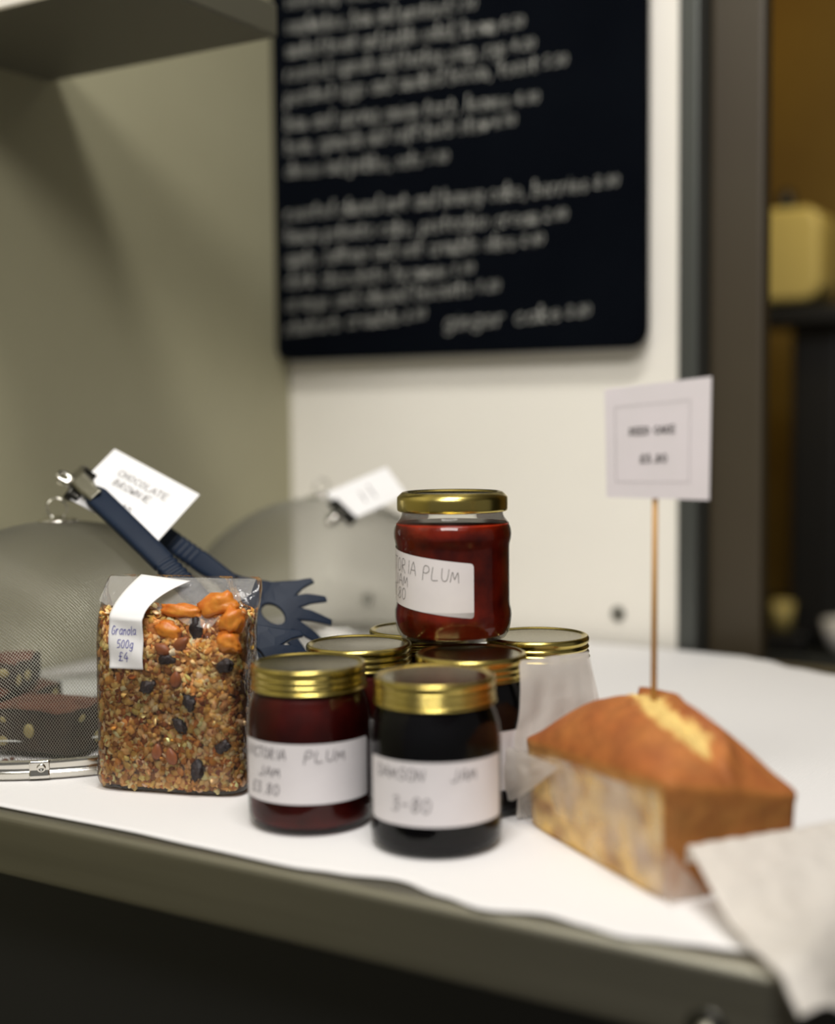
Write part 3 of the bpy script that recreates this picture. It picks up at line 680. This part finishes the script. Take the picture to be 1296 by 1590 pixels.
# steel hinge strap bridging both arms
st = MB()
SP = [Vector(p) for p in ((-0.7640, 0.7774, 1.0966), (-0.7749, 0.7774, 1.1038), (-0.7883, 0.7784, 1.1128), (-.8040, .7900, 1.1180), (-.8130, .8050, 1.1170), (-.8190, .8200, 1.1080), (-.8120, .8300, 1.0960))]
def strap(u, v):
    k = u * (len(SP) - 1); i = min(int(k), len(SP) - 2); p = SP[i].lerp(SP[i + 1], k - i)
    return p + Vector((.46, .50, .60)).normalized() * ((v - .5) * .0145 * (1 if u > .15 else .85)) + Vector((.0, -.0052, .003)) * max(0, 1 - u * 2) - OFF
st.grid(strap, 36, 4); st.build('hinge_strap', M['steel'], tg, solid=.0012)
pn = MB(); pn.tube([Vector((-.796, .788, 1.114)) - OFF, Vector((-.812, .818, 1.116)) - OFF], .0022, 12); pn.build('hinge_pin', M['clip_dark'], tg)

# ------------------------------------------------------------------ granola bag
BC = Vector((-.6190, .6990, Z0)); BW = Vector((.959, .284, 0)); BN = Vector((-.284, .959, 0))   # width axis, axis away from the camera
BROT = math.atan2(BW.y, BW.x)
bag = empty('granola_bag', BC, BROT); tag(bag, 'clear cellophane bag of granola with a folded white handwritten label, left of the jars', 'bag')
SEC = [(0.0, .0500, .0200, 0), (.002, .0545, .0235, 0), (.008, .0562, .0250, 0), (.03, .0548, .0252, 0), (.07, .0545, .0250, .0), (.10, .0550, .0235, .001), (.118, .0560, .0190, .003), (.128, .0575, .0135, .007), (.138, .0590, .0070, .012), (.1455, .0580, .0022, .017), (.1465, .0560, .0008, .0175)]
def sec(z):
    for A, B in zip(SEC, SEC[1:]):
        if z <= B[0]:
            k = (z - A[0]) / (B[0] - A[0]); return [A[i] + (B[i] - A[i]) * k for i in (1, 2, 3)]
    return list(SEC[-1][1:])
def bagpt(a, z, inset=0.0, wr=1.0):
    w_, d_, off = sec(z); w_ -= inset; d_ = max(d_ - inset, .0004); c, s = math.cos(a), math.sin(a); e = .42
    x = w_ * math.copysign(abs(c) ** e, c); y = d_ * math.copysign(abs(s) ** e, s)
    n = noise.noise(Vector((x * 40, y * 40, z * 26 + 3))) * .0022 + noise.noise(Vector((x * 110, y * 110, z * 50))) * .0007
    k = 1 + wr * n / .03 if d_ > .003 else 1
    if z > .125: y += .0018 * math.sin(x * 260 + z * 90) * wr * min(1, d_ / .006 + .15)
    return (x + (.6 * n if wr else 0), y * k + off, z)
mb = MB(); nz = 90; na = 120
zs = [.1465 * (i / nz) for i in range(nz + 1)]
vs = [bagpt(2 * PI * i / na, z) for z in zs for i in range(na)]
fs = [(j * na + i, j * na + (i + 1) % na, (j + 1) * na + (i + 1) % na, (j + 1) * na + i) for j in range(nz) for i in range(na)] + [tuple(range(na))[::-1]]
mb.add(vs, fs); mb.build('bag_film', M['film'], bag)
# fold flap of film at the front top right
lowz = [(-.056, .1300), (-.045, .1275), (-.010, .1260), (.004, .1215), (.020, .1165), (.033, .1150), (.046, .1300), (.057, .1360)]
def fold(u, v):
    x = -.0555 + .1115 * u; zb = interp(lowz, x); z = zb + (.1455 - zb) * v; w_, d_, off = sec(z)
    return (x, off - d_ - .0016 + .0008 * math.sin(x * 210 + z * 160) + .0010 * noise.noise(Vector((x * 60, z * 90, 4))), z)
fl = MB(); fl.grid(fold, 60, 16); fl.build('folded_seal', M['film_fold'], bag)
# label folded over the top
def lab(u, v):
    k = v
    if k < .62: z = .086 + k / .62 * .036; y = -.0262 + .0008 * math.sin(k * 14 + u * 3) + .0012 * (1 - k / .62) ; x = -.0385 + .0255 * u + .002 * k
    else:
        q = (k - .62) / .38; z = .122 + .0262 * q - .004 * q * q * u; y = -.0254 + .030 * q ** 1.3; x = -.0372 + .0255 * u + q * (.010 + .012 * u) * q
    return (x, y, z)
lb = MB(); lb.grid(lab, 14, 40); lo = lb.build('label', M['card'], bag, solid=.0003)
wr_ = MB(); fl_ = lambda a, b: (lambda p: (p[0], p[1] - .0006, p[2]))(lab(a / .0255, b / .058))
write(wr_, 'Granola', .0056, .0022, .0240, .00045, fl_, fit=.0185); write(wr_, '500g', .0054, .0065, .0150, .00045, fl_, fit=.0125); write(wr_, '£4', .0062, .0070, .0060, .00045, fl_, fit=.0085)
wr_.build('writing', M['blue_ink'], lo, smooth=False)

# granola: a loose mass of oat flakes
rnd = random.Random(11)
ico = bmesh.new(); bmesh.ops.create_icosphere(ico, subdivisions=1, radius=1); IV = [v.co.copy() for v in ico.verts]; IF = [tuple(v.index for v in f.verts) for f in ico.faces]; ico.free()
gr = MB(); gr.c = []
core = [bagpt(2 * PI * i / 96, .002 + .117 * j / 40, .0052, .6) for j in range(41) for i in range(96)]
gr.add(core, [(j * 96 + i, j * 96 + (i + 1) % 96, (j + 1) * 96 + (i + 1) % 96, (j + 1) * 96 + i) for j in range(40) for i in range(96)] + [tuple(40 * 96 + i for i in range(96))]); gr.c += [(.30, .13, .035)] * len(core)
TONES = [(.86, .55, .20), (.74, .40, .10), (.92, .66, .28), (.62, .27, .06), (.82, .48, .14), (.46, .17, .04), (.90, .62, .24), (1.0, .86, .52), (.70, .33, .08), (.34, .11, .03), (.95, .72, .34)]
def flake(c, nrm, s, tone):
    q = nrm.to_track_quat('Z', 'Y').to_matrix() @ Matrix.Rotation(rnd.uniform(0, 2 * PI), 3, 'Z')
    vs = []
    for v in IV:
        k = 1 + .25 * rnd.uniform(-1, 1); vs.append(c + q @ Vector((v.x * s[0] * k, v.y * s[1] * k, v.z * s[2] + .25 * s[2] * math.sin(v.x * 3))))
    gr.add(vs, IF); gr.c += [tuple(t * rnd.uniform(.85, 1.1) for t in tone)] * len(vs)
for i in range(4300):
    z = .003 + .120 * rnd.random() ** .95; a = rnd.uniform(0, 2 * PI) if i % 3 == 0 else rnd.uniform(PI, 2 * PI) 
    # even spread over the width
    xx = math.cos(a); e = 1 / .42; a = math.acos(math.copysign(abs(rnd.uniform(-1, 1)) ** e, rnd.uniform(-1, 1))) * (-1 if i % 6 else 1) if i % 3 else a
    p = Vector(bagpt(a, z, rnd.uniform(.0020, .0046), .8)); w_, d_, off = sec(z)
    nr = Vector((math.copysign(abs(p.x / w_) ** 4, p.x), (p.y - off) / d_, .1)); nr = (nr.normalized() + Vector((rnd.gauss(0, .32), rnd.gauss(0, .32), rnd.gauss(0, .36)))).normalized()
    big = rnd.random() < (.35 + 2.5 * z)
    s = rnd.uniform(.0030, .0048) if big else rnd.uniform(.0018, .0030)
    flake(p, nr, (s, s * rnd.uniform(.55, .8), s * .28), rnd.choice(TONES))
for i in range(600):
    p = Vector((rnd.uniform(-.050, .050), rnd.uniform(-.014, .017), .1185 + rnd.uniform(0, .006))); s = rnd.uniform(.002, .0035)
    flake(p, Vector((rnd.gauss(0, .5), rnd.gauss(0, .5), 1)).normalized(), (s, s * .7, s * .3), rnd.choice(TONES))
go = gr.build('granola', M['granola'], smooth=True); go.location = BC; go.rotation_euler = (0, 0, BROT)
tag(go, 'golden toasted oat granola filling the clear bag', 'granola', kind='stuff')

def blob(name, mat, x, z, size, label, cat, group, d=None, rot=0, seed=0, wrk=.38, top=False):
    bm = bmesh.new(); bmesh.ops.create_icosphere(bm, subdivisions=3, radius=1); mb = MB()
    vs = []
    for v in bm.verts:
        n = 1 + wrk * noise.noise(v.co * 1.6 + Vector((seed * 3.1, 0, 0))) + wrk * .5 * noise.noise(v.co * 3.7 + Vector((seed * 1.3, 5, 0))); c = v.co * n; vs.append((c.x * size[0], c.y * size[1], c.z * size[2]))
    if name == 'almond': vs = [(a * (1 - .35 * max(0, c / size[2])), b, c) for a, b, c in vs]
    mb.add(vs, [tuple(v.index for v in f.verts) for f in bm.faces]); bm.free(); o = mb.build(name, mat)
    w_, d_, off = sec(z); y = (-d_ + off + (.0012 if name == 'almond' else .0020)) if d is None else d
    loc = BC + BW * x + BN * y + Vector((0, 0, z)); o.location = loc; o.rotation_euler = (0, rot, BROT)
    return tag(o, label, cat, group)
A = 'dried apricots in the granola bag'
blob('dried_apricot', M['apricot'], .010, .1255, (.0170, .005, .0048), 'flat reddish orange dried apricot piece at the top of the granola, beside the label', 'dried apricot', A, d=-.012, rot=.1, seed=1)
blob('dried_apricot', M['apricot'], .036, .1290, (.0150, .008, .0088), 'plump orange dried apricot at the top of the granola, largest piece', 'dried apricot', A, d=-.008, rot=-.25, seed=2)
blob('dried_apricot', M['apricot'], .0485, .1200, (.0085, .008, .0105), 'orange dried apricot in the upper right corner of the bag', 'dried apricot', A, d=-.013, rot=.3, seed=3)
blob('dried_apricot', M['apricot'], .0465, .1060, (.0095, .006, .0070), 'orange dried apricot piece just below the upper right corner of the bag', 'dried apricot', A, d=-.0165, rot=.5, seed=4)
blob('dried_apricot', M['apricot'], .0030, .1125, (.0100, .005, .0065), 'amber dried apricot piece below the flat reddish one', 'dried apricot', A, d=-.0165, rot=.4, seed=5)
B = 'almonds in the granola bag'
for x, z, r, lb_ in [(-.004, .0295, .15, 'brown whole almond near the bottom of the granola bag'), (.0065, .0265, -.3, 'darker almond right of the whole almond near the bottom of the bag'), (.0135, .1040, .9, 'dark reddish almond high in the bag below the apricots'), (.0000, .1000, -1.1, 'almond lying sideways beside the bottom of the bag label'), (.0105, .0800, .2, 'reddish brown almond in the middle of the bag')]:
    blob('almond', M['almond'], x, z, (.0044, .0030, .0066), lb_, 'almond', B, rot=r, seed=x * 900, wrk=.08)
Cg = 'raisins in the granola bag'
for x, z, s, lb_ in [(.0030, .0935, .0060, 'black raisin right of the foot of the bag label'), (-.0110, .0740, .0062, 'black raisin left of centre, below the bag label'), (.0210, .0640, .0068, 'largest dark raisin cluster in the middle right of the bag'), (.0130, .0480, .0060, 'dark raisin above the whole almond'), (.0460, .0900, .0060, 'black raisin by the right edge of the bag'), (.0230, .1140, .0070, 'dark fruit piece between the apricots'), (.0250, .0180, .0072, 'flat dark fruit piece low in the bag'), (.0440, .0350, .0055, 'dark raisin low by the right edge of the bag')]:
    blob('raisin', M['raisin'], x, z, (s, s * .6, s * .7), lb_, 'raisin', Cg, rot=x * 60, seed=z * 300, wrk=.5)

# ------------------------------------------------------------------ loaf cake
F = Vector((-.2391, .6468, 0)); CA = Vector((-.812, .584, 0)); CB = Vector((.584, .812, 0)); CLn, CWd = .162, .090
ck = MB(); ck.c = []; na = 200; COR = {(0, 0): .0640, (1, 0): .0530, (0, 1): .0470, (1, 1): .0545}
def rr(u):   # rounded rectangle, unit square -1..1
    e = .085; a = 2 * PI * u; c, s = math.cos(a), math.sin(a); k = (abs(c) ** (1 / e) + abs(s) ** (1 / e)) ** (-e); return c * k, s * k
def rimz(p, q):
    P, Q = (p + 1) / 2, (q + 1) / 2; return COR[0, 0] * (1 - P) * (1 - Q) + COR[1, 0] * P * (1 - Q) + COR[0, 1] * (1 - P) * Q + COR[1, 1] * P * Q
def cpt(p, q, z): return F + CA * (CLn / 2 * (1 + p)) + CB * (CWd / 2 * (1 + q)) + Vector((0, 0, Z0 + z))
# the split runs along the loaf; in (p, q) space
CR = [(.20, .10), (.02, -.04), (-.20, -.20), (-.44, -.26), (-.68, -.18)]
def segd(p, q):
    best = 9; side = 0
    for (a, b), (c, d) in zip(CR, CR[1:]):
        vx, vy = c - a, d - b; t_ = max(0, min(1, ((p - a) * vx + (q - b) * vy) / (vx * vx + vy * vy))); dx, dy = p - a - t_ * vx, q - b - t_ * vy; D = math.hypot(dx, dy * .75)
        if D < best: best = D; side = vx * dy - vy * dx
    return best, side
rings = []
NS = 16
for j in range(NS + 1):
    k = j / NS; fl_ = .965 + .035 * k + .014 * math.exp(-((k - .97) / .05) ** 2)
    for i in range(na):
        p, q = rr(i / na); z = rimz(p, q) * k; n = noise.noise(Vector((p * 3, q * 3, k * 2))) * .01
        P = cpt(p * (fl_ + n), q * (fl_ + n), z); ck.v.append(tuple(P)); m_ = noise.noise(Vector((p * 5, q * 5, k * 5 + 7)))
        front = abs(q + 1) < .15
        side_c = Vector((.80, .55, .20)) if q < -.965 else Vector((.33, .13, .03))
        base = side_c.lerp(Vector((.38, .17, .04)), min(1, max(0, .25 + m_)))
        ck.c.append(tuple(base.lerp(Vector((.40, .15, .03)), max(0, (k - .80) / .2))))
NT = 64
for j in range(1, NT + 1):
    k = 1 - j / NT
    for i in range(na):
        p, q = rr(i / na); pp, qq = p * k, q * k
        dome_h = (1 - abs(pp) ** 2.3) ** .8 * (1 - abs(qq) ** 2.2) ** .75
        z = rimz(pp, qq) + .0345 * dome_h + .0012 * noise.noise(Vector((pp * 4, qq * 4, 1)))
        d, sd = segd(pp, qq); wdt = .135 + .07 * noise.noise(Vector((pp * 7, qq * 7, 9))) + .03 * noise.noise(Vector((pp * 22, qq * 22, 2)))
        lip = math.exp(-((d - .25) / .08) ** 2); z += .0060 * lip * (1 if sd < 0 else .05) - .002 * math.exp(-(d / .08) ** 2)
        if d < .16: z += .0030 * noise.noise(Vector((pp * 30, qq * 22, 3)))
        z += .0004 * noise.noise(Vector((pp * 40, qq * 26, 3)))
        P = cpt(pp, qq, z); ck.v.append(tuple(P))
        m_ = noise.noise(Vector((pp * 3, qq * 3, 5))); c = Vector((.31, .092, .020)).lerp(Vector((.40, .142, .032)), min(1, max(0, .5 + m_)))
        c = c.lerp(Vector((.36, .11, .022)), min(1, max(0, (k - .90) / .1)) * .6)
        cr_ = max(0, min(1, (wdt + .03 - d) / .05)); edge = max(0, 1 - abs(d - wdt) / .05)
        c = c.lerp(Vector((.70, .52, .19)), cr_); c = c.lerp(Vector((.55, .26, .06)), edge * .5)
        ck.c.append(tuple(c))
tot = NS + NT + 1
for j in range(tot - 1):
    for i in range(na): ck.f.append((j * na + i, j * na + (i + 1) % na, (j + 1) * na + (i + 1) % na, (j + 1) * na + i)); ck.m.append(0)
ck.f.append(tuple(range(na))[::-1]); ck.m.append(0)
o = ck.build('loaf_cake', M['cake']); tag(o, 'golden brown loaf cake with a split yellow top, wrapped at the sides in parchment', 'cake')

# parchment lining
pc = empty('baking_parchment', (F.x, F.y, Z0)); tag(pc, 'greasy baking parchment round the loaf cake, one end standing and the other over the corner', 'baking paper')
OP = Vector((F.x, F.y, Z0))
def pw(s, t, z): return CA * s + CB * t + Vector((0, 0, z))
tope = [(0, .0600), (.02, .0580), (.05, .0560), (.08, .0555), (.105, .0535), (.13, .0500), (.162, .0465)]
def side(u, v):
    s = u * (CLn + .002) - .001; h = interp(tope, max(0, s)); z = v * h; k = z / .055
    out = -.0016 + (1 - k) * .0030 - .0030 * k * 1.0 - .0010 * (.5 + noise.noise(Vector((s * 50, z * 40, 2))))
    if v > .93: out -= .0015
    return pw(s, out + .0008, z + .0004)
mb = MB(); mb.grid(side, 70, 30); mb.build('side_panel', M['parch_greasy'], pc, solid=0)
# wrapped corner of the side panel round the front end
def corner(u, v):
    h = interp([(0, .030), (1, .0)], 0) ; x = u * .024; z = v * (.0300 * (1 - u) + .004 * u)
    return pw(-.0022 - .0006 * math.sin(u * 9), x - .0008, z + .0006)
mb = MB(); mb.grid(corner, 14, 12); mb.build('corner_fold', M['parch_greasy'], pc)
# rear end flap standing up
def rear(u, v):
    t_ = .012 * v - .002 + u * (.074 - .024 * v); z = v * .1005 - .002 * (1 - u) * v; lean = .0025 + .003 * v + .012 * v ** 2 + .0016 * noise.noise(Vector((u * 5, v * 4, 3)))
    bulge = .004 * math.exp(-((v - .5) / .12) ** 2) * (1 - u) ** 2
    return pw(CLn + lean, t_ - bulge - .002 * v * (1 - u) , z + .0006)
mb = MB(); mb.grid(rear, 30, 50); mb.build('standing_flap', M['parch'], pc)
# fold joining side panel and standing flap
def wing(u, v):
    # triangle: top edge along the crust, tapering to the foot of the rear corner
    s = CLn + .003 - u * .062 * v ** .9 ; z = .012 + v * (.0345 + .003 * u); t_ = -.0062 - .0030 * math.sin(v * PI) * (1 - u) - .0008 * noise.noise(Vector((u * 6, v * 6, 0)))
    return pw(s + .003 * (1 - u), t_ + .001 * u, z)
mb = MB(); mb.grid(wing, 16, 16); mb.build('folded_wing', M['parch'], pc)
# loose flap from the front end, falling over the counter corner
def loose(u, v):
    s = -.128 * v; wdn = CWd + .006 + .05 * v; t_ = -.0 + .009 * (1 - v) + u * wdn - .012 * v
    if v < .07: k = v / .07; z = .022 + .007 * k; s = -.005 - .003 * k
    else:
        k = (v - .07) / .93; s = -.008 - .118 * k; z = .029 * math.exp(-((k / .30) ** 1.6)) + .004
    z += .0030 * noise.noise(Vector((u * 3.4, v * 5, 5))) * min(1, v * 4) + .0012 * noise.noise(Vector((u * 9, v * 12, 8)))
    p = F + CA * s + CB * t_ + Vector((0, 0, Z0 + max(z, .0012)))
    # beyond the counter edge the sheet drops
    dx = max(0, p.x - (-.160)); dy = max(0, .5955 - p.y); d_ = math.hypot(dx, dy)
    if d_ > 0:
        drop = d_ - .010 * (1 - math.exp(-d_ / .010)); p.x -= dx * min(1, drop / (d_ + 1e-9)) * .55; p.y += dy * min(1, drop / (d_ + 1e-9)) * .55
        p.z -= drop * .62
        p.z += .004 * math.sin(u * 14) * min(1, d_ / .03) * 0
    return p - OP
mb = MB(); mb.grid(loose, 60, 90); mb.build('loose_flap', M['parch'], pc, solid=.0003)

# sign on a skewer
cs = empty('cake_sign', (-.2784, .7322, .985)); tag(cs, 'pale square sign reading SEED CAKE on a wooden skewer stuck in the loaf cake', 'sign')
O3 = Vector((-.2784, .7322, .985))
mb = MB(); mb.tube([Vector((-.2784, .7320, .975)) - O3, Vector((-.2802, .7388, 1.13)) - O3], .0018, 12); mb.build('skewer', M['wood'], cs)
TL, TR, BR_, BLc = Vector((-.3111, .7370, 1.1742)), Vector((-.2490, .7470, 1.1805)), Vector((-.2490, .7440, 1.1092)), Vector((-.3092, .7355, 1.1102))
def sgn(u, v, off=0.0):
    p = (TL * (1 - u) + TR * u) * v + (BLc * (1 - u) + BR_ * u) * (1 - v); n_ = Vector((.3, -.95, 0)).normalized(); return p + n_ * (.0050 + off) + n_ * -.0010 * math.sin(u * PI) - O3
mb = MB(); mb.grid(sgn, 12, 1); so = mb.build('sign_card', M['cardpink'], cs, solid=.0006, smooth=False)
pr = MB(); ff = lambda a, b: sgn(a / .062, b / .066, .0006)
serif(pr, 'SEED CAKE', .0037, .0280, .0375, .0008, ff); serif(pr, '£3.80', .0042, .0290, .0210, .0008, ff)
for sgm in [((.006, .0095), (.050, .0095)), ((.006, .0545), (.050, .0545)), ((.006, .0095), (.006, .0545)), ((.050, .0095), (.050, .0545))]: ribbon(pr, list(sgm), .00018, ff)
pr.build('printing', M['print'], so, smooth=False)

# ------------------------------------------------------------------ kitchen seen past the wall
t = empty('kitchen_counter', (-.45, 2.75, 0)); tag(t, 'dark kitchen worktop in the dim room beyond the wall, at the right edge', 'counter')
mb = MB(); mb.box((0, 0, .71), (1.5, .8, .04)); mb.build('worktop', M['steel_dark'], t, smooth=False, bevel=.004)
mb = MB(); mb.box((0, .02, .34), (1.46, .74, .68)); mb.build('cabinet_body', M['black'], t, smooth=False)
t = empty('towel_dispenser', (-.70, 2.44, 1.363)); tag(t, 'blurred cream rounded dispenser box standing on dark kitchen equipment', 'dispenser')
prism(rrect(-.09, 0, .105, .166, .034, 8), lambda x, y, h: (x, h - .07, y), .15, 'casing', M['cream_plastic'], t, bevel=.012, seg=4)
mb = MB(); mb.lathe([(.0001, .045), (.010, .042), (.017, .028), (.018, 0), (.0001, 0)], 24); o = mb.build('knob', M['black'], t); o.location = (.025, 0, .165)
t = empty('kitchen_machine', (-.62, 2.46, .7305)); tag(t, 'tall black kitchen machine in shadow under the cream dispenser', 'machine')
mb = MB(); mb.box((.005, 0, .61), (.22, .16, .035)); mb.build('top_plate', M['black'], t, smooth=False, bevel=.006)
mb = MB(); mb.box((.0, .03, .31), (.09, .10, .60)); mb.build('column', M['black'], t, smooth=False, bevel=.01)
mb = MB(); mb.box((-.045, 0, .02), (.10, .20, .04)); mb.build('base', M['black'], t, smooth=False, bevel=.006)
t = empty('kitchen_cupboard', (-.40, 2.75, .731)); tag(t, 'tall dark brown cupboard in the kitchen at the right edge of the photo', 'cupboard')
mb = MB(); mb.box((-.02, .12, .36), (.45, .3, .70)); mb.build('cupboard_body', pbr('dark_brown_wood', (.03, .018, .01), .5), t, smooth=False, bevel=.01)
mb = MB(); mb.box((-.02, -.04, .36), (.4, .02, .64)); mb.build('cupboard_door', pbr('brown_wood', (.04, .022, .012), .5), t, smooth=False, bevel=.005)
def vessel(name, mat, loc, prof, label, cat):
    mb = MB(); mb.lathe(prof, 40); o = mb.build(name, mat); o.location = loc; return tag(o, label, cat)
vessel('white_bowl', M['white_gloss'], (-.545, 2.410, .731), [(.0001, 0), (.02, 0), (.04, .02), (.05, .062), (.047, .062), (.036, .022), (.0001, .006)], 'bright white bowl on the kitchen worktop at the right edge', 'bowl')
vessel('brass_pot', M['brass'], (-.610, 2.63, .731), [(.0001, 0), (.026, 0), (.032, .012), (.032, .086), (.034, .09), (.030, .09), (.025, .01), (.0001, .006)], 'small brass pot behind the white bowl in the kitchen', 'pot')
vessel('yellow_cup', M['cream_plastic'], (-.664, 2.40, .7715), [(.0001, 0), (.016, 0), (.021, .05), (.019, .05), (.014, .005), (.0001, .004)], 'dim yellow cup on the kitchen worktop left of the brass pot', 'cup')
